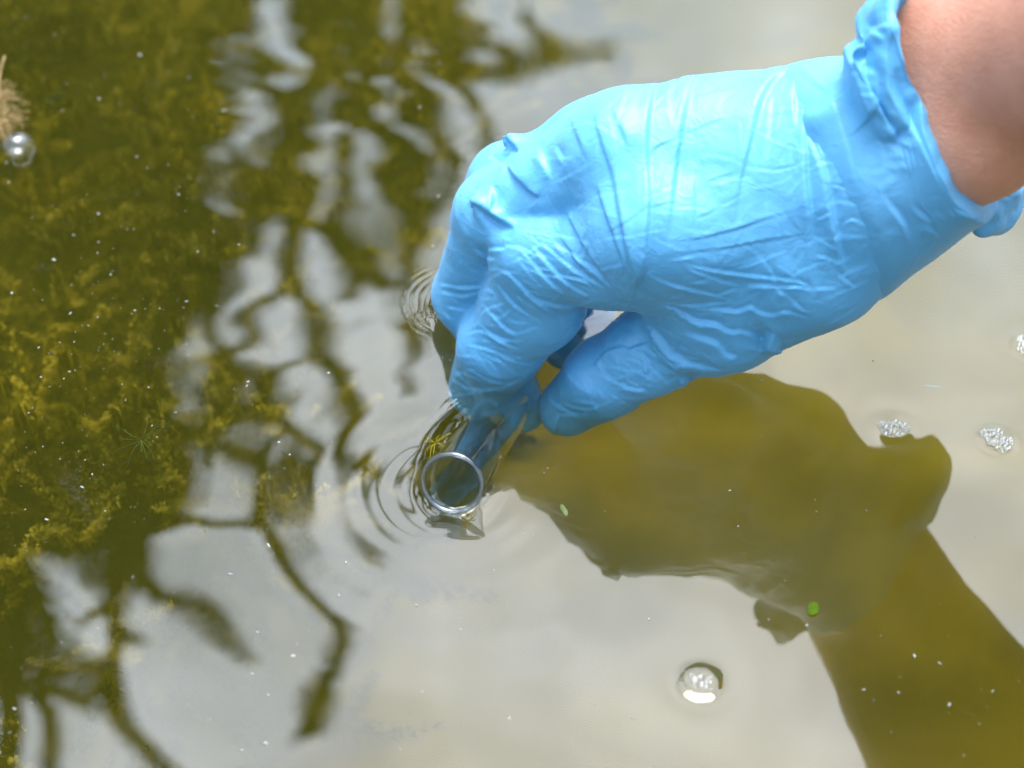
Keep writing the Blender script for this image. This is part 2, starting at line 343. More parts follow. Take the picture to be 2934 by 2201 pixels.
for _ in range(70):
    t_ = fr.uniform(0, 1); u0 = 1540 - 190*t_ + fr.normal(0, 60); v0 = 640 + 500*t_; th = fr.normal(.35, .4); l_ = fr.uniform(25, 80)
    p0 = np.array([u0, v0]); d_ = np.array([math.cos(th), math.sin(th)]); n_ = np.array([-d_[1], d_[0]])
    FINE.append((np.array([p0 - d_*l_, p0 + n_*fr.normal(0, .2)*l_, p0 + d_*l_]), fr.uniform(.15, .4), fr.uniform(5.5, 8), 1))
for _ in range(60):
    t_ = fr.uniform(0, 1); u0 = 1640 + 420*t_; v0 = 1160 - 190*t_ + fr.normal(0, 50); th = fr.normal(.6, .6); l_ = fr.uniform(25, 80)
    p0 = np.array([u0, v0]); d_ = np.array([math.cos(th), math.sin(th)]); n_ = np.array([-d_[1], d_[0]])
    FINE.append((np.array([p0 - d_*l_, p0 + n_*fr.normal(0, .2)*l_, p0 + d_*l_]), fr.uniform(.15, .4), fr.uniform(5.5, 8), 1))
CUFFOLDS = len(FOLDS)
fold(cD,[(1060,0),(1080,200),(1050,400),(1060,600),(1130,850),(1230,1050),(1330,1250),(1420,1450),(1500,1640)],1.6,20,1)
for p,a,wd,sd_ in [([(270,590),(350,690),(560,830)],.4,12,-1),([(540,700),(690,650),(850,600),(960,660)],.6,14,1),([(850,250),(950,230),(1060,200)],1.0,12,1),([(800,400),(900,280),(1020,330)],1.2,14,1),
  ([(960,700),(930,950),(700,1200)],.7,13,1),([(700,800),(930,820)],.5,9,1),([(1000,1350),(1200,1330),(1290,1290)],.7,9,1),([(1000,1420),(1200,1400),(1320,1370)],.7,9,1),([(1100,1180),(1200,1210),(1300,1190)],.9,10,1),
  ([(1000,1240),(1150,1290),(1260,1330)],.7,9,1),([(750,1460),(900,1480),(1000,1440)],.5,9,1),([(860,1280),(980,1240),(1000,1440)],.5,12,1),([(560,840),(620,1050),(700,1300),(780,1640)],.4,12,1),
  ([(830,480),(830,650)],.8,12,1),([(1040,640),(1080,800),(1180,950)],.8,13,1),([(1340,1120),(1440,1180),(1560,1140)],.7,12,1),([(1350,1240),(1480,1240),(1650,1180)],.6,10,1)]: fold(cD,p,a,wd,sd_)
for p,a,wd in [([(1700,1300),(1850,1250),(1960,1330),(2150,1340)],1.3,13),([(1680,1240),(1800,1210),(1900,1150)],1.0,12),([(1450,1410),(1560,1480),(1620,1440)],.9,11),([(1900,1290),(2000,1350),(1980,1420)],.9,10),
  ([(1250,1330),(1400,1520),(1440,1650)],1.0,15),([(1480,1560),(1560,1540),(1640,1600)],.9,11),([(1750,1380),(1950,1420),(2100,1340)],.9,10),([(1080,1180),(1250,1240),(1340,1180)],.5,10),
  ([(1640,1480),(1760,1440),(1900,1480)],.8,10),([(1200,1650),(1320,1560),(1440,1600)],.6,11)]: fold(c2,p,a,wd)

def apply_folds(V, Nn, folds, scale=1.0):
    """V metres; returns displacement in metres along the normals"""
    disp = np.zeros(len(V)); u, v, z = project(V)
    facing = np.einsum('ij,ij->i', Nn, (CAM - V) / np.linalg.norm(CAM - V, axis=1)[:, None])
    for pts, a, wd, side in folds:
        P = spline(pts, 8) if len(pts) > 2 else spline(pts, 6)
        lo = P.min(0) - 6*wd; hi = P.max(0) + 6*wd
        k = np.where((u > lo[0]) & (u < hi[0]) & (v > lo[1]) & (v < hi[1]) & (facing > 0.02))[0]
        if not len(k): continue
        best = np.full(len(k), 1e9); sg = np.zeros(len(k)); tt = np.zeros(len(k))
        q = np.stack([u[k], v[k]], 1); ns = len(P) - 1
        for i in range(ns):
            a0, b0 = P[i], P[i+1]; e = b0 - a0; ll = e @ e + 1e-9
            t = np.clip(((q - a0) @ e) / ll, 0, 1); d = q - a0 - t[:, None] * e; dd = np.hypot(*d.T)
            m = dd < best; best[m] = dd[m]; cr = e[0]*d[:, 1] - e[1]*d[:, 0]; sg[m] = np.sign(cr)[m]; tt[m] = ((i + t) / ns)[m]
        # stay on the front-most layer the line lies on
        zt = np.full(12, np.nan); zb = np.clip((tt * 12).astype(int), 0, 11)
        near = best < 1.2 * wd
        for bi in range(12):
            mm = near & (zb == bi)
            if mm.any(): zt[bi] = z[k][mm].min()
        zr = zt[zb]; ok = np.abs(z[k] - zr) < 0.011
        s = best * sg * side / wd
        wob = .75 + .45*np.sin(tt*9 + a*20 + wd)*.5
        s = s / (.75 + .5*np.sin(tt*math.pi))
        sharp = np.tanh(s/.30)
        prof = np.where(s > 0, np.exp(-s/1.25), .95*np.exp(s/.85))*sharp
        env = np.sin(math.pi*np.clip(tt, 0, 1))**.75
        prof = prof*wob
        disp[k] += np.where(ok, a * prof * env, 0) * 1e-3 * scale
    return disp

ROT = np.array([[.36,.48,-.8],[-.8,.6,0],[.48,.64,.6]])
def finger_noise(X):
    """small irregular crumpling of the loose film, mm"""
    Y = X @ ROT + 2.0*np.stack([vnoise(X, 14, 50+k) for k in range(3)], 1)
    return 0.36 * vnoise(Y * [1, .6, 1.3], 9.0, 1, True) + 0.24 * vnoise(Y * [1.4, 1, .6], 4.5, 2, True)

# glove skin
V, Q = net(hand_field, (-45, -35, -45), (122, 85, 124), 1.15)
keep = np.ones(len(V), bool)
# drop what the sleeve covers
ax0 = np.array([92., 8, 70]); axd = np.array([25, -9, 25.]); axd /= np.linalg.norm(axd)
keep = ((V - ax0) @ axd) < 24
qk = keep[Q].all(1); Q = Q[qk]; used = np.unique(Q); rm = -np.ones(len(V), int); rm[used] = np.arange(len(used)); V = V[used]; Q = rm[Q]
tmp = mesh_obj('glove_tmp', V * 1e-3, Q, None)
md = tmp.modifiers.new('s', 'SUBSURF'); md.levels = 1; md.render_levels = 1
me = tmp.evaluated_get(bpy.context.evaluated_depsgraph_get()).to_mesh()
V = np.empty(len(me.vertices) * 3, np.float32); me.vertices.foreach_get('co', V); V = V.reshape(-1, 3).astype(float)
Q = np.empty(len(me.polygons) * 4, np.int32); me.polygons.foreach_get('vertices', Q); Q = Q.reshape(-1, 4)
bpy.data.objects.remove(tmp, do_unlink=True)
Nn = vnormals(V, Q)
V = V + Nn * (finger_noise(V * 1e3) * 1e-3)[:, None]
V = V + Nn * apply_folds(V, Nn, [(p_, a_*1.5, w_, s_) for p_, a_, w_, s_ in FOLDS[:CUFFOLDS]] + BROAD + FINE, 1.0)[:, None]
gloveV, gloveQ = V, Q

# forearm and the hand inside the glove: one continuous body
def body_field(X):
    X = X.astype(np.float32); d = None
    for a, b in ARM:
        c = cap(X, a, b); d = c if d is None else smin(d, c, 14)
    return smin(d, hand_field(X) + 3.2, 5)
bV, bQ = net(body_field, (-45, -235, -45), (400, 85, 385), 3.4)
def smooth_mesh(V, Q, it):
    for _ in range(it):
        acc = np.zeros_like(V); cnt = np.zeros(len(V))
        for i in range(4):
            a, b = Q[:, i], Q[:, (i+1) % 4]
            for k in range(3): acc[:, k] += np.bincount(a, V[b, k], len(V)) + np.bincount(b, V[a, k], len(V))
            cnt += np.bincount(a, minlength=len(V)) + np.bincount(b, minlength=len(V))
        V = .5 * V + .5 * acc / cnt[:, None]
    return V
bV = smooth_mesh(bV, bQ, 2)
person = mesh_obj('person', bV * 1e-3, bQ, M['skin'])
tag(person, 'bare forearm and gloved hand reaching down into the pond from the right', 'person')
glove = mesh_obj('glove', gloveV, gloveQ, M['nitrile'], person)

# sleeve end of the glove
RINGS = [((2225,215),(2420,890),45,8,5),((2262,200),(2470,862),45,8,6),((2335,180),(2560,785),15,7,9),((2405,150),(2680,690),-20,8,9),((2470,110),(2795,652),-65,9,10),
         ((2486,45),(2862,662),-105,15,10),((2535,-20),(2908,618),-118,16,10),((2585,-60),(2925,555),-122,16,10)]
NPH = 220
rings = []
for A, B, s, ya, yb in RINGS:
    a3 = aty(*A, ya); b3 = aty(*B, yb); A2, B2 = np.array(A, float), np.array(B, float)
    def unp(u, v, z): d = ray(u, v); return (CAM + d * (z / (d @ AX_F))) * 1e3
    c = (a3 + b3) / 2; half = (a3 - b3) / 2; depth = (c * 1e-3 - CAM) @ AX_F
    e = (B2 - A2) / np.linalg.norm(B2 - A2); perp = np.array([e[1], -e[0]])   # to the right of the line
    mid = (A2 + B2) / 2 + perp * s
    view = -ray(*((A2 + B2) / 2)); rb = np.linalg.norm(half) * 0.70
    shift = unp(*mid, depth) - unp(*((A2 + B2) / 2), depth)
    bvec = view * math.sqrt(max(rb**2 - min(shift @ shift, rb**2*.7), 1)) + shift
    kk = .90 if not rings else 1.0
    rings.append((c, half*kk, bvec*kk))
rings = [np.array(x) for x in zip(*rings)]
NT = 12
cc = spline(rings[0], NT); hh = spline(rings[1], NT); bb = spline(rings[2], NT)
# turn the bead at the mouth inwards
d0 = cc[-1] - cc[-4]; d0 /= np.linalg.norm(d0)
ext_c = [cc[-1] + d0*1.0, cc[-1] + d0*1.2, cc[-1] + d0*.4, cc[-1] - d0*3, cc[-1] - d0*8]; ext_k = [1.0, .975, .95, .94, .93]
cc = np.vstack([cc, ext_c]); hh = np.vstack([hh] + [hh[-1:]*k for k in ext_k]); bb = np.vstack([bb] + [bb[-1:]*k for k in ext_k])
# tuck the start under the glove
ph = np.linspace(0, 2*math.pi, NPH, endpoint=False)
CV = cc[:, None, :] + hh[:, None, :] * np.cos(ph)[None, :, None] + bb[:, None, :] * np.sin(ph)[None, :, None]
nr_, np_ = CV.shape[:2]; CV = CV.reshape(-1, 3)
i = np.arange(nr_-1)[:, None]; j = np.arange(np_)[None, :]
CQ = np.stack([i*np_+j, i*np_+(j+1) % np_, (i+1)*np_+(j+1) % np_, (i+1)*np_+j], -1).reshape(-1, 4)
CV *= 1e-3; Nn = vnormals(CV, CQ)
cen = np.repeat(cc, np_, 0)*1e-3
if np.einsum('ij,ij->i', Nn, CV - cen).mean() < 0: CQ = CQ[:, ::-1]; Nn = -Nn
tpar = np.repeat(np.linspace(0, 1, nr_), np_)
X = CV * 1e3
amp = np.clip(tpar * 3, 0.15, 1)
ang = np.tile(ph, nr_)
Y = X @ ROT + 3.0*np.stack([vnoise(X, 16, 60+k) for k in range(3)], 1)
crump = (2.2 * vnoise(Y, 12, 5, True) + 1.6 * vnoise(Y * [1, .6, 1.2], 6.5, 6, True) + .75 * vnoise(Y, 3.2, 8, True)) * amp + .8 * np.sin(ang * 7 + 4 * vnoise(X, 25, 9)) * amp * tpar
CV = CV + Nn * (crump * 1e-3)[:, None]
row = np.repeat(np.arange(nr_), np_)
outer = (row > 5) & (row < nr_ - 4)
radial = CV - cen; radial /= np.linalg.norm(radial, axis=1)[:, None]
ramp = np.clip((row - 3)/20.0, 0, 1); ramp = ramp*ramp*(3-2*ramp)
target = -1.6 + 2.9*ramp
for _ in range(6):                                    # the sleeve grows out of the glove and lies outside hand and forearm
    dh = np.minimum(hand_field(CV*1e3), body_field(CV*1e3)); gap_ = target - dh
    pull = np.clip(1 - (row - 9)/30.0, 0, 1)
    push = np.where(gap_ > 0, gap_, gap_*pull)*(row < nr_ - 4); CV = CV + radial*(np.clip(push, -3, 3)*1e-3*.8)[:, None]
G = CV.reshape(nr_, np_, 3)
wsm = (np.clip((46 - np.arange(nr_))/18.0, 0, 1)*.6)[:, None, None]; wsm[0] = 0
for _ in range(8):
    A_ = (np.roll(G, 1, 1) + np.roll(G, -1, 1) + np.concatenate([G[:1], G[:-1]], 0) + np.concatenate([G[1:], G[-1:]], 0))/4
    G = G*(1 - wsm) + A_*wsm
CV = G.reshape(-1, 3)
Nn2 = vnormals(CV, CQ)
CV = CV + Nn * apply_folds(CV, Nn2, FOLDS[CUFFOLDS:], 1.4)[:, None]
tmp = mesh_obj('cuff_tmp', CV, CQ, None); md = tmp.modifiers.new('s', 'SUBSURF'); md.levels = 1
me = tmp.evaluated_get(bpy.context.evaluated_depsgraph_get()).to_mesh()
V = np.empty(len(me.vertices) * 3, np.float32); me.vertices.foreach_get('co', V); V = V.reshape(-1, 3)
Q = np.empty(len(me.polygons) * 4, np.int32); me.polygons.foreach_get('vertices', Q); Q = Q.reshape(-1, 4)
bpy.data.objects.remove(tmp, do_unlink=True)
cuff = mesh_obj('cuff', V, Q, M['nitrile'], glove)

# ------------------------------------------------------------------ test tube
TC = atz(1295, 1386, 0.0105)
TA = .202 * AX_R + .286 * AX_U + .937 * AX_F; TA /= np.linalg.norm(TA)
tx = np.cross(TA, [0, 0, 1]); tx /= np.linalg.norm(tx); ty = np.cross(tx, TA)
TLEN = 0.088
def lathe(prof, n=72):
    V = []; F = []
    for r_, s_ in prof:
        for k in range(n):
            f = 2*math.pi*k/n; V.append(TC + TA*s_ + (tx*math.cos(f) + ty*math.sin(f))*r_)
    for i in range(len(prof)-1):
        for k in range(n): F.append((i*n+k, i*n+(k+1) % n, (i+1)*n+(k+1) % n, (i+1)*n+k))
    return V, F
ro = 0.0083
prof = [(ro, s) for s in np.linspace(.0006, TLEN, 14)] + [(ro*math.cos(a), TLEN + ro*math.sin(a)) for a in np.linspace(.15, 1.55, 8)]
v_, f_ = lathe(prof)
glass = mesh_obj('test_tube', v_, f_, M['glass'])
tag(glass, 'clear glass test tube held by the gloved fingers, its open mouth at the water surface', 'test tube')
rp = [(.0085 + .00085*math.cos(a), .0004 + .00095*math.sin(a)) for a in np.linspace(0, 2*math.pi, 13)]
v_, f_ = lathe(rp, 96)
mesh_obj('rim', v_, f_, M['rim_glass'], glass)

# ------------------------------------------------------------------ water
def grid_axis(lo, hi, step, far, g=1.25):
    inner = np.arange(lo, hi + step/2, step); r_ = []; l_ = []; s = step; x = hi
    while x < far: s *= g; x += s; r_.append(x)
    s = step; x = lo
    while x > -far: s *= g; x -= s; l_.append(x)
    return np.r_[l_[::-1], inner, r_]
BUB = [  # pixel, radius mm of each floating bubble group
    (2560, 1228, 4.3), (2856, 1262, 4.9), (2945, 992, 5.0), (2008, 1953, 4.8), (48, 425, 6.4), (2938, 566, 3.0)]
def tube_dist(x, y, z=0.0):
    p = np.stack([x, y, np.full_like(x, z)], -1) - TC; s = p @ TA
    rr = np.sqrt(np.maximum((p**2).sum(-1) - s**2, 0)) - .0088
    return np.maximum(rr, np.maximum(-s, s - TLEN)), rr, s
def water_height(x, y):
    h = np.zeros_like(x); r_ = np.random.default_rng(21)
    env = np.exp(-((x**2 + y**2) / 0.45**2))
    left = 1/(1+np.exp((x + .045 - .25*(y))/.03))
    for i in range(16):
        lam = r_.uniform(.03, .14); th = r_.uniform(0, 2*math.pi); p0 = r_.uniform(0, 6.28); sl = r_.uniform(.4, 1.0)*.0028
        k = 2*math.pi/lam; h += env*(sl/k)*(.55 + .5*left)*np.sin(k*(x*math.cos(th)+y*math.sin(th)) + p0)
    for i in range(8):
        lam = r_.uniform(.022, .045); th = r_.normal(1.2, .5); p0 = r_.uniform(0, 6.28); sl = .0020
        k = 2*math.pi/lam; h += env*left*(sl/k)*np.sin(k*(x*math.cos(th)+y*math.sin(th)) + p0)
    # rings spreading from the fingers and the tube
    fx, fy = -.0165, .0375; r = np.hypot(x-fx, y-fy)
    h += .000055*np.sin(2*math.pi*r/.0021)*np.exp(-((r-.0145)/.0042)**2)*(x < fx+.002)*(.6 + .4*np.sin(3*np.arctan2(y-fy, x-fx) + 900*(x-fx)))
    tx_, ty_ = atz(1290, 1400)[:2]; r = np.hypot(x-tx_, y-ty_)
    h += .00005*np.sin(2*math.pi*r/.017)*np.exp(-r/.035)
    r = np.hypot(x-.05, (y-.004)*1.4); h += .000045*np.sin(2*math.pi*r/.014)*np.exp(-((r-.02)/.022)**2)
    r = np.hypot(x-tx_, y-ty_); h += .000018*np.sin(2*math.pi*r/.0062)*np.exp(-((r-.016)/.010)**2)
    loc = np.exp(-((x-.05)**2 + (y+.05)**2)/.06**2)
    for i in range(7):
        lam = r_.uniform(.008, .018); th = r_.uniform(0, 3.14); k = 2*math.pi/lam; h += loc*(.0026/k)*np.sin(k*(x*math.cos(th)+y*math.sin(th)) + i)
    for u, v, rm in BUB:
        c = atz(u, v); d = np.maximum(np.hypot(x-c[0], y-c[1]) - rm*.95e-3, 0); h += ((0.00062*np.exp(-d/.0013) if 1700 < v else .00045*np.exp(-d/.0022)) - .00045*np.exp(-d/.006))*(rm/4.5)*(1.0 if v > 1700 or u < 200 else .55)
    return h
gx = grid_axis(-.215, .215, .0009, 14, 1.3); gy = grid_axis(-.145, .235, .0009, 14, 1.3)
GX, GY = np.meshgrid(gx, gy, indexing='ij')
HZ = water_height(GX, GY)
inn = (np.abs(GX) < .14) & (GY > -.08) & (GY < .09)
P0 = np.stack([GX[inn], GY[inn], np.zeros(inn.sum())], -1)
gd = np.maximum(hand_field(P0*1e3), 0)*1e-3
dt, rr, ss = tube_dist(GX[inn], GY[inn])
HZ[inn] += .00035*np.exp(-gd/.0015)
HZ[inn] += .0017*np.exp(-np.maximum(dt, 0)/.0021)
nx_, ny_ = GX.shape
i = np.arange(nx_-1)[:, None]; j = np.arange(ny_-1)[None, :]
WQ = np.stack([i*ny_+j, (i+1)*ny_+j, (i+1)*ny_+j+1, i*ny_+j+1], -1).reshape(-1, 4)
WV = np.stack([GX, GY, HZ], -1).reshape(-1, 3)
# the tube keeps its air: the sheet is open inside it and runs down its outer wall
RC = .0086
pn = WV - TC; sn = pn @ TA; ve = pn - sn[:, None]*TA; rn = np.linalg.norm(ve, axis=1)
gxy = (ve/(rn[:, None] + 1e-12))[:, :2]; gl2 = (gxy**2).sum(1) + 1e-9
dl = (RC - rn)/gl2; mv = (np.abs(rn - RC) < .0009) & (np.abs(dl)*np.sqrt(gl2) < .0010) & (sn > -.002) & (sn < TLEN)
WV[mv, :2] += gxy[mv]*dl[mv, None]
fc = WV[WQ].mean(1); near = np.where((np.abs(fc[:, 0] - TC[0]) < .05) & (np.abs(fc[:, 1] - TC[1]) < .08))[0]
pn = fc[near] - TC; sn = pn @ TA; rn = np.sqrt(np.maximum((pn**2).sum(-1) - sn**2, 0))
kill = near[(rn < RC - .00005) & (sn > -.0002) & (sn < TLEN + .004)]
kp = np.ones(len(WQ), bool); kp[kill] = False; WQ = WQ[kp]
cv, cf = lathe([(RC, s_) for s_ in np.linspace(.0, TLEN, 90)] + [(RC*math.cos(a), TLEN + RC*math.sin(a)) for a in np.linspace(.15, 1.55, 8)], 72)
cv = np.array(cv); cf = np.array(cf); cf = cf[cv[cf].min(1)[:, 2] < .0010][:, ::-1]; cv[:, 2] = np.minimum(cv[:, 2], .0012)
nn = vnormals(cv, cf); cc_ = cv - TC; cc_ = cc_ - (cc_ @ TA)[:, None]*TA
if np.einsum('ij,ij->i', nn, cc_).sum() > 0: cf = cf[:, ::-1]
WQ = np.vstack([WQ, cf + len(WV)]); WV = np.vstack([WV, cv])
water = mesh_obj('water', WV, WQ, M['water'])
tag(water, kind='structure')

# ------------------------------------------------------------------ pond bed and bank
def bed_height(x, y):
    X3 = np.stack([x, y, np.zeros_like(x)], -1).reshape(-1, 3)
    n = (vnoise(X3, .06, 31)*.018 + vnoise(X3, .025, 32)*.008).reshape(x.shape)
    left = 1/(1+np.exp((x + .03 - .25*y)/.03))
    z = -.108 - .022*left + n*np.exp(-(x**2+y**2)/1.0)
    d = np.maximum(np.abs(x) - 4.0, np.abs(y) - 4.6)
    far = np.clip(d/1.6, 0, 1); far = far*far*(3-2*far)
    deep = -.25*np.clip((np.hypot(x, y) - .5)/2, 0, 1)
    return (z + deep)*(1-far) + far*(.35 + .25*np.sin(x*.21+1)*np.cos(y*.17))
bx = grid_axis(-.25, .25, .006, 300, 1.3); by = grid_axis(-.2, .3, .006, 300, 1.3)
BX, BY = np.meshgrid(bx, by, indexing='ij'); nx_, ny_ = BX.shape
i = np.arange(nx_-1)[:, None]; j = np.arange(ny_-1)[None, :]
BQ = np.stack([i*ny_+j, (i+1)*ny_+j, (i+1)*ny_+j+1, i*ny_+j+1], -1).reshape(-1, 4)
bed = mesh_obj('ground', np.stack([BX, BY, bed_height(BX, BY)], -1).reshape(-1, 3), BQ, M['bed'])
tag(bed, kind='structure')

# ------------------------------------------------------------------ submerged weed (feathery plumes)
def plume(p, d, length, rad, nw, nl, seed):
    r_ = np.random.default_rng(seed); V = []; F = []
    d = d/np.linalg.norm(d); bend = r_.normal(0, .5, 3)
    for k in range(nw):
        s = k/(nw-1); c = p + d*length*s + bend*length*.45*s*s
        t = d + bend*.9*s; t /= np.linalg.norm(t)
        a = np.cross(t, [.3, .5, .8]); a /= np.linalg.norm(a); b = np.cross(t, a)
        rk = rad*(1 - .55*s**3)*r_.uniform(.8, 1.15); tw = r_.uniform(0, 6.28)
        for q in range(nl):
            f = r_.uniform(0, 6.283); o = a*math.cos(f) + b*math.sin(f); cq = c + d*length/nw*r_.uniform(-.5, .5); rq = rk*r_.uniform(.5, 1.1)
            tip = cq + o*rq + t*rq*r_.uniform(-.2, .9); m_ = cq + o*rq*.55 + t*rq*.15; wv = np.cross(o, t)*.0005
            k0 = len(V); V += [cq + wv*.6, m_ + wv, tip, m_ - wv]; F.append((k0, k0+1, k0+2, k0+3))
    return V, F
def tufts(n, gap, zr, rr_, per, sr, margin, seed0):
    cl = []; tries = 0
    while len(cl) < n and tries < 60000:
        tries += 1
        x = rng.uniform(-.32, .06); y = rng.uniform(-.17, .36); edge = margin + .32*y - .3*max(0, -.035 - y)
        if x > edge + rng.normal(0, .012): continue
        if any(math.hypot(x-a, y-b) < gap for a, b, _, _ in cl): continue
        cl.append((x, y, rng.uniform(*zr), rng.uniform(*rr_)))
    ps = []
    for x, y, z, rc in cl:
        for _ in range(per):
            a_ = rng.uniform(0, 6.283); e_ = rng.uniform(.0, 1.2)
            d_ = np.array([math.cos(a_)*math.cos(e_), math.sin(a_)*math.cos(e_), math.sin(e_)])
            ps.append(plume(np.array([x, y, z]) + d_*rc*.15, d_, rc*rng.uniform(.8, 1.5), rng.uniform(*sr), 20, 11, seed0 + len(ps)))
    return ps
V_, F_ = merge(tufts(330, .0100, (-.125, -.100), (.018, .028), 4, (.0045, .008), -.045, 9000))  # dark plumes added low down so the gaps between bright clumps look shaded
V_[:, 2] = np.minimum(V_[:, 2], -.082)
shading = mesh_obj('gap_shade_weed', V_, np.array(F_), M['weed_shade'], smooth=False)
tag(shading, 'dark weed layer added over the pond bed on the left as shade between the clumps', 'old weed', kind='stuff')
parts = tufts(130, .0165, (-.085, -.050), (.016, .030), 14, (.0024, .0050), -.065, 1000)
V_, F_ = merge(parts)
V_[:, 2] = np.minimum(V_[:, 2], -.034 - .014*np.random.default_rng(1).uniform(size=len(V_)))
weed = mesh_obj('pond_weed', V_, np.array(F_), M['weed'], smooth=False)
tag(weed, 'feathery olive weed growing under the water on the left', 'pond weed', kind='stuff')

# ------------------------------------------------------------------ tree on the far bank, seen mirrored in the water
TD = 7.0; MC = CAM*[1, 1, -1]
NF = np.array([0, C45, C45]); NB = np.array([0, -C45, C45])     # crown leans out over the pond
def crown_pt(a, b, c=0.0): return MC + NF*(TD + c) + AX_R*a + NB*b
SC = TD/FPX*1.327
def ab(x, y): return (x - 1105.5)*SC, (y - 829.5)*SC
tree = empty('tree', (-2.9, 6.9, 0.2), 'dark leafy tree leaning out over the pond, mirrored at the left of the water', 'tree')
def rel(V): return np.asarray(V) - np.array([-2.9, 6.9, 0.2])
trunk_pts = spline([(-2.9, 6.9, -.2), (-2.85, 6.8, 1.2), (-2.6, 6.55, 2.4), crown_pt(*ab(-250, -350), .2), crown_pt(*ab(-40, 300), .2), crown_pt(*ab(-30, 900), .1), crown_pt(*ab(-10, 1500), .0), crown_pt(*ab(20, 1900), 0)], 6)
v_, f_ = tube(trunk_pts, np.linspace(.22, .05, len(trunk_pts)), 10)
mesh_obj('trunk', rel(v_), f_, M['bark'], tree)
k6 = lambda L: [(x/1.843, 700 + y/1.843, w_/1.843) for x, y, w_ in L]
k7 = lambda L: [(x/1.7015, 1400 + y/1.7015, w_/1.7015) for x, y, w_ in L]
kd = lambda L: [(x*1.327, y*1.327, w_*1.327) for x, y, w_ in L]
STROKES = [
 k6([(1580,-250,90),(1560,0,64),(1570,150,70),(1540,300,52),(1400,440,52),(1250,560,56),(1190,650,72),(1160,760,80),(1120,880,74),(1040,980,90)]),
 k6([(1090,300,40),(1110,350,40),(1140,480,40),(1165,590,36),(1060,690,60)]),
 k6([(1420,740,50),(1300,790,105),(1230,900,100),(1130,1000,90)]), k6([(1600,620,16),(1500,720,30),(1430,830,40),(1380,900,40),(1280,970,50)]),
 k6([(1400,840,40),(1480,860,56),(1540,960,56),(1640,1040,30),(1620,1090,26),(1560,1160,56),(1540,1240,60),(1560,1320,30),(1600,1450,10)]),
 k6([(1520,970,22),(1440,1020,26),(1360,1060,22)]),
 k6([(1620,200,50),(1680,420,60),(1720,560,90),(1760,650,100),(1780,760,62),(1840,880,66),(1800,960,60),(1820,1060,76),(1850,1140,56),(1885,1240,16)]),
 k6([(1800,1140,20),(1880,1200,22),(1960,1190,26),(2040,1240,28),(2130,1160,26),(2200,1100,16)]),
 k6([(2080,420,40),(2150,500,56),(2185,640,28),(2165,720,10)]), k6([(1880,-200,80),(1900,0,80),(1960,80,66),(2060,160,40),(2200,225,16)]),
 k6([(1180,1080,60),(1300,1130,60),(1380,1180,90),(1420,1290,105),(1440,1400,100)])+k7([(1310,120,86),(1390,250,66),(1400,340,48),(1450,440,38),(1550,570,32),(1695,645,14)]),
 k6([(1120,1060,40),(1080,1150,30),(1100,1220,14)]),
 k7([(840,-60,60),(825,100,26),(832,200,12)]), k7([(880,60,20),(1000,90,36),(1100,150,26),(1280,195,14)]),
 k7([(600,250,120),(680,330,96),(800,440,60),(900,490,66),(1050,560,46),(1150,640,34),(1225,800,12)]),
 k7([(480,-150,320),(520,100,260),(545,250,190),(580,400,116),(592,520,68),(590,640,50),(592,760,56),(570,880,56),(575,1010,36)]),
 k7([(590,580,40),(490,600,36),(400,660,28),(305,735,12)]), k7([(600,700,40),(640,740,26),(730,800,10)]),
 k7([(40,-50,200),(100,300,150),(100,500,125),(120,700,135),(160,840,105),(260,920,68),(400,980,58),(520,1050,70),(570,1130,76),(640,1270,50),(730,1375,46),(800,1480,30)]),
 k7([(-40,300,140),(-30,600,160),(0,760,200),(30,900,190),(40,1010,110),(20,1100,50)]), k7([(170,860,60),(130,1000,56),(150,1120,60),(190,1230,56),(215,1370,54),(230,1500,30)]),
 k7([(180,1000,60),(300,1100,110),(430,1150,50),(540,1080,30)]), k7([(1600,600,14),(1625,700,24),(1645,790,40),(1590,900,44),(1540,1000,100),(1550,1080,90),(1440,1160,10)]),
 k7([(1740,0,36),(1780,120,26),(1860,240,14)]),
 kd([(890,330,60),(880,420,55),(880,560,36),(875,700,10)]), kd([(980,80,40),(1040,110,24),(1110,130,20),(1220,130,14),(1310,118,5)]),
 kd([(1130,20,8),(1160,90,16),(1230,128,12)]), kd([(960,10,40),(1010,30,26),(1050,65,9)]), kd([(930,90,20),(1000,200,28),(1042,300,10)]),
 kd([(660,330,40),(650,520,34)]), kd([(760,330,30),(740,480,50),(770,600,36),(750,680,14)]), kd([(830,500,40),(800,560,30),(830,640,12)]),
]
LEAVES = []
def leaf(c, size, r_):
    d = r_.normal(0, 1, 3); d /= np.linalg.norm(d); e = np.cross(d, r_.normal(0, 1, 3)); e /= np.linalg.norm(e)
    return [c - d*size, c + e*size*.45, c + d*size, c - e*size*.45]
lr = np.random.default_rng(5)
for st in STROKES:
    pts = np.array([crown_pt(*ab(x/1.327, y/1.327), .15*math.sin(x*.006)) for x, y, _ in st]); rad = np.array([q[2] for q in st])*SC/1.327/2*1.02
    P = spline(pts, 6); R = np.interp(np.linspace(0, 1, len(P)), np.linspace(0, 1, len(rad)), rad)
    v_, f_ = tube(P, R*.85, 7)
    mesh_obj('branch', rel(v_), f_, M['bark'], tree)
    for p, r_ in zip(P, R):
        for _ in range(18):
            LEAVES.append(leaf(p + lr.normal(0, 1, 3)*r_*.95 + NF*lr.normal(0, .05), lr.uniform(.02, .035), lr))
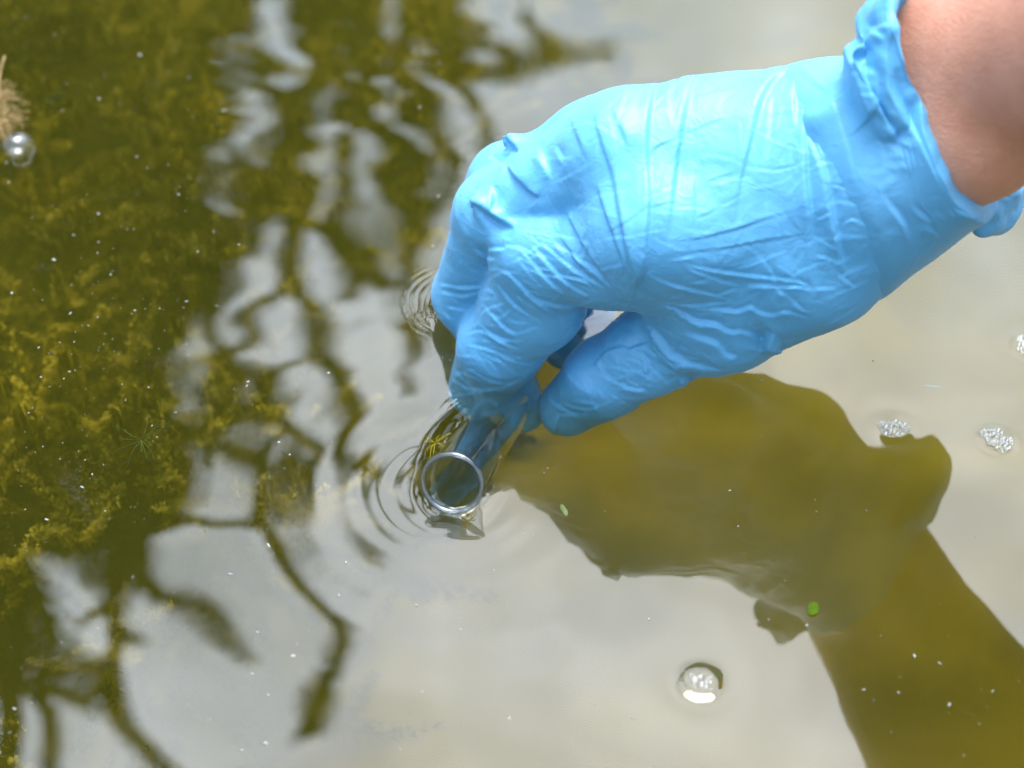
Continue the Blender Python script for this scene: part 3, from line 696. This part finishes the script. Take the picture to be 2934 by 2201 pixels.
POLY = np.array([(-700,-450),(985,-450),(990,0),(1000,110),(1010,200),(990,330),(955,450),(900,500),(830,480),(760,520),(700,490),(640,470),(560,490),(515,545),(465,610),(458,640),(408,665),(404,700),(352,756),(327,793),(368,825),(368,875),(360,905),(400,935),(450,970),(388,973),(372,1060),(364,1130),(336,1140),(310,1210),(300,1240),(215,1180),(165,1150),(100,1160),(60,1200),(20,1180),(-700,1250)], float)
GAPS = [([(600,-50),(590,60),(620,150)],25),([(845,-10),(845,90)],16),([(525,100),(540,150)],18),([(930,110),(960,200),(992,300)],19),([(520,190),(530,270)],22),([(470,290),(490,350),(475,415)],15),
  ([(508,440),(480,485)],9),([(700,250),(710,300)],16),([(740,270),(712,420),(745,450)],17),([(665,300),(660,330)],14),([(640,360),(645,370)],10),([(845,180),(838,240)],14),([(790,330),(800,400)],15),
  ([(790,420),(830,500)],17),([(905,330),(930,410)],16),([(700,340),(760,450)],11),([(620,480),(600,510)],32),([(25,370),(20,480),(60,560)],11),([(0,660),(5,665)],12),([(172,1020),(182,1110)],14),([(560,300),(575,340)],10),([(265,860),(255,880)],8),([(10,1160),(20,1260),(0,1340)],20),([(60,1590),(45,1640)],18),([(880,270),(900,300)],12),([(770,160),(765,200)],10)]
def inpoly(x, y):
    c = np.zeros(len(x), bool); n = len(POLY)
    for i in range(n):
        x0, y0 = POLY[i]; x1, y1 = POLY[i-1]
        m = ((y0 > y) != (y1 > y)); c ^= m & (x < (x1-x0)*(y-y0)/((y1-y0) + 1e-9) + x0)
    return c
def gapd(x, y):
    d = np.full(len(x), 1e9)
    for pts, r_ in GAPS:
        for a, b in zip(pts[:-1], pts[1:]):
            a = np.array(a, float); b = np.array(b, float); e = b-a; t = np.clip(((x-a[0])*e[0]+(y-a[1])*e[1])/(e@e), 0, 1)
            d = np.minimum(d, np.hypot(x-a[0]-t*e[0], y-a[1]-t*e[1]) - r_)
    return d
nL = 75000
px = lr.uniform(-700, 1020, nL); py = lr.uniform(-450, 1900, nL)
ok = inpoly(px, py) & (gapd(px, py) > 14)
for x, y in zip(px[ok], py[ok]):
    a, b = ab(x, y); LEAVES.append(leaf(crown_pt(a, b, lr.normal(0, .22)), lr.uniform(.04, .07), lr))
LV = rel(np.array(LEAVES).reshape(-1, 3)); LQ = np.arange(len(LV)).reshape(-1, 4)
crown = mesh_obj('crown', LV, LQ, M['crown'], tree, smooth=False); crown['kind'] = 'stuff'

# ------------------------------------------------------------------ bubbles
def ico(sub=2):
    bm = bmesh.new(); bmesh.ops.create_icosphere(bm, subdivisions=sub, radius=1.0)
    V = np.array([v.co[:] for v in bm.verts]); F = [tuple(v.index for v in f.verts) for f in bm.faces]; bm.free(); return V, F
I3V, I3F = ico(3); I2V, I2F = ico(2); I1V, I1F = ico(1)
def foam_group(u, v, rm, label, name, cat, big, small_n, small_r, seed, group=None, spread=1.0):
    r_ = np.random.default_rng(seed); c = atz(u, v); root = empty(name, c, label, cat, group)
    for bx_, by_, br in big:
        vv = I3V*br*1e-3*[1, 1, .85] + np.array([bx_, by_, .25*br])*1e-3
        mesh_obj('bubble', vv, np.array(I3F), M['bubble'], root)
    pts = []; parts = []
    tries = 0
    while len(pts) < small_n and tries < 6000:
        tries += 1
        rr_ = rm*math.sqrt(r_.uniform(0.02, 1))*spread; th = r_.uniform(0, 6.283); rr_ *= .82 + .2*math.sin(2*th + seed*1.7) + .12*math.sin(5*th + seed); q = np.array([rr_*math.cos(th), rr_*math.sin(th)]); sr = small_r[0] + (small_r[1]-small_r[0])*r_.uniform()**2.2
        if any(np.hypot(q[0]-b[0], q[1]-b[1]) < b[2]*.9 + sr*.6 for b in big) or any(np.hypot(*(q-p[:2])) < (sr+p[2])*.85 for p in pts): continue
        pts.append((q[0], q[1], sr)); parts.append((I2V*sr*1e-3 + np.array([q[0], q[1], .35*sr + .5*(1-rr_/rm/spread)])*1e-3, I2F))
    if parts:
        V_, F_ = merge(parts); fo = mesh_obj('froth', V_, np.array(F_), M['foam'], root)
        if small_n > 12: fo['kind'] = 'stuff'
    return root
foam_group(2560,1228,4.4,'froth patch with one large bubble at the edge of the dark arm reflection','froth_patch','bubbles',[(.6,-.2,1.35)],95,(.22,.85),1,'patches of froth floating at the right')
foam_group(2856,1262,5.0,'froth patch floating on pale water near the right edge, nearly round','froth_patch','bubbles',[(-.3,.5,1.2)],110,(.22,.85),2,'patches of froth floating at the right')
foam_group(2945,992,5.2,'froth patch cut off by the right edge of the picture','froth_patch','bubbles',[(.5,.5,1.3)],80,(.22,.85),3,'patches of froth floating at the right')
foam_group(2938,566,3.2,'small froth patch at the right edge just below the glove cuff','froth_patch','bubbles',[(0,0,1.0)],40,(.22,.85),4,'patches of froth floating at the right')
foam_group(2008,1953,4.2,'loose knot of clear bubbles on pale water below the arm reflection','bubble_knot','bubbles',[(-1.5,.5,1.35),(.2,-1.1,1.15),(-.1,1.3,1.05),(1.4,-.2,.85),(1.2,-1.6,.75),(-1.6,-1.1,.6)],6,(.3,.5),5)
foam_group(48,425,5.6,'big shiny air bubble trapped beside brown weed at the left edge','air_bubble','bubble',[(.6,0,5.4)],0,(.3,.5),6)

# ------------------------------------------------------------------ floating bits
def sprig(name, u, v, label, cat, mat, n, rlen, width, seed, zoff=0.0005, lift=.15, a0=0, a1=6.283, sub=3, group=None):
    r_ = np.random.default_rng(seed); c = atz(u, v, zoff); parts = []
    for k in range(n):
        f = a0 + (a1-a0)*(k + r_.uniform(-.9, .9))/n; l = rlen*r_.uniform(.55, 1.1)
        d = np.array([math.cos(f), math.sin(f), 0]); bend = np.array([-d[1], d[0], 0])*r_.normal(0, .25)
        P = [c + d*l*s + bend*l*s*s + np.array([0, 0, lift*l*math.sin(3*s)*r_.uniform(.2, 1)]) for s in (0, .35, .7, 1)]
        parts.append(tube(P, [width, width*.8, width*.6, width*.25], 5))
        for q in range(sub):
            s = r_.uniform(.4, .95); p = c + d*l*s + bend*l*s*s; g = f + r_.choice([-1, 1])*r_.uniform(.3, .7)
            dd = np.array([math.cos(g), math.sin(g), .1])*l*.3; parts.append(tube([p, p+dd*.5, p+dd], [width*.5, width*.4, width*.15], 4))
    V_, F_ = merge(parts); o = mesh_obj(name, V_ - c, F_, mat); o.location = c
    return tag(o, label, cat, group)
sprig('weed_sprig', 405, 1262, 'dark spidery weed sprig floating among the olive weed at the left', 'weed', M['weed_dark'], 11, .0105, .00017, 3, zoff=.0003, lift=.05, sub=4)
sprig('weed_tuft', 1248, 1272, 'small olive weed tuft stuck to the left side of the tube mouth', 'weed', M['weed'], 12, .0058, .00018, 4, zoff=.0016, lift=.3, sub=3)
sprig('weed_tuft', 1338, 1478, 'tiny weed tuft caught under the lower lip of the tube mouth', 'weed', M['weed'], 9, .0030, .00016, 5, zoff=.0016, lift=.3, sub=2)
root = empty('weed_tip', atz(-8, 300, .002), 'brown dried weed tip poking out of the water at the left edge', 'weed')
for k, (px_, py_, rr_) in enumerate([(-20, 265, .0085), (-5, 300, .009), (15, 345, .008), (-10, 375, .0075)]):
    o = sprig('frond', px_, py_, None, None, M['weed_dry'], 22, rr_, .00024, 30+k, zoff=.003, lift=.5, a0=-2.2, a1=2.2, sub=4)
    o.location = o.location - root.location; o.parent = root
v_, f_ = tube([atz(-30, 420, -.004), atz(-10, 300, .003), atz(2, 200, .009), atz(14, 160, .013)], [.0006, .0006, .00045, .0004], 6)
mesh_obj('stem', np.array(v_) - np.array(root.location), f_, M['weed_dry'], root)
sprig('weed_shoot', 130, 285, 'dark green weed shoot beside the brown weed tip at the left edge', 'weed', M['weed_dark'], 12, .0085, .0002, 44, zoff=-.002, lift=.0, a0=-1.0, a1=1.0, sub=4)
def leaflet(name, u, v, z, L_, W_, rot, mat, label, cat, curl=.15):
    c = atz(u, v, z); n = 9; V_ = []; F_ = []
    for i in range(n):
        s = i/(n-1); wd = W_*math.sin(math.pi*(.06+.9*s))**.7
        for k in (-1, -.5, 0, .5, 1):
            x = (s-.5)*L_; y = k*wd*.5*(1+.12*math.sin(9*s+k)); zz = curl*(abs(k)*wd*.5) + .0001
            V_.append((x*math.cos(rot)-y*math.sin(rot), x*math.sin(rot)+y*math.cos(rot), zz))
    for i in range(n-1):
        for k in range(4): F_.append((i*5+k, (i+1)*5+k, (i+1)*5+k+1, i*5+k+1))
    m_ = len(V_); V_ += [(a, b, z_-.00025) for a, b, z_ in V_]
    F_ += [tuple(q+m_ for q in f[::-1]) for f in F_]
    o = mesh_obj(name, V_, F_, mat); o.location = c; return tag(o, label, cat)
leaflet('floating_leaf', 2330, 1745, .0004, .0046, .0030, 1.2, M['leaf_green'], 'bright green leaf scrap floating on the dark cuff reflection', 'leaf')
leaflet('floating_leaf', 1616, 1462, -.004, .0044, .0016, 1.9, M['leaf_dull'], 'dull green leaf scrap drifting in the dark hand reflection right of the tube', 'leaf')
leaflet('floating_leaf', 2672, 1108, -.001, .0050, .0010, -.1, M['leaf_dull'], 'thin yellow-green leaf scrap in pale water right of the gloved thumb', 'leaf')
# dust and pollen on the surface
def specks(n, xr, yr, rr_, seed, maskfn=None):
    r_ = np.random.default_rng(seed); parts = []; k = 0
    while k < n:
        u, v = r_.uniform(*xr), r_.uniform(*yr)
        if maskfn and r_.uniform() > maskfn(u, v): continue
        c = atz(u, v); s = rr_[0] + (rr_[1]-rr_[0])*r_.uniform()**6
        if hand_field(np.array([c*1e3]))[0] < .5 or (tube_dist(np.array([c[0]]), np.array([c[1]]))[0][0] < .001): continue
        hz = float(water_height(np.array([c[0]]), np.array([c[1]]))[0])
        th = r_.uniform(0, 6.28); st = np.array([r_.uniform(.7, 1.9), r_.uniform(.5, 1), .45]); V_ = I1V*st*s*(1+r_.uniform(-.3, .3, (len(I1V), 1)))
        V_ = np.stack([V_[:,0]*math.cos(th)-V_[:,1]*math.sin(th), V_[:,0]*math.sin(th)+V_[:,1]*math.cos(th), V_[:,2]], 1) + [c[0], c[1], hz]
        parts.append((V_, I1F)); k += 1
    return parts
pr = specks(520, (-60, 1500), (-60, 2250), (.00013, .00060), 11, lambda u, v: (.2 + .8*math.exp(-((u-450)/420)**2 - ((v-1100)/520)**2))*max(.06, .5 + .5*math.sin(u*.012 + 1.6*math.sin(v*.0073))*math.sin(v*.010 + 1.2*math.sin(u*.006))))
pr += specks(330, (1100, 2990), (0, 2250), (.00010, .00046), 12, lambda u, v: max(.10, .5 + .5*math.sin(u*.010 + 2*math.sin(v*.006))*math.sin(v*.009 + 1.5*math.sin(u*.005))))
V_, F_ = merge(pr)
sp = mesh_obj('pollen_dust', V_, np.array(F_), M['speck'], smooth=False)
tag(sp, 'pale specks of pollen and dust scattered over the water', 'dust', kind='stuff')
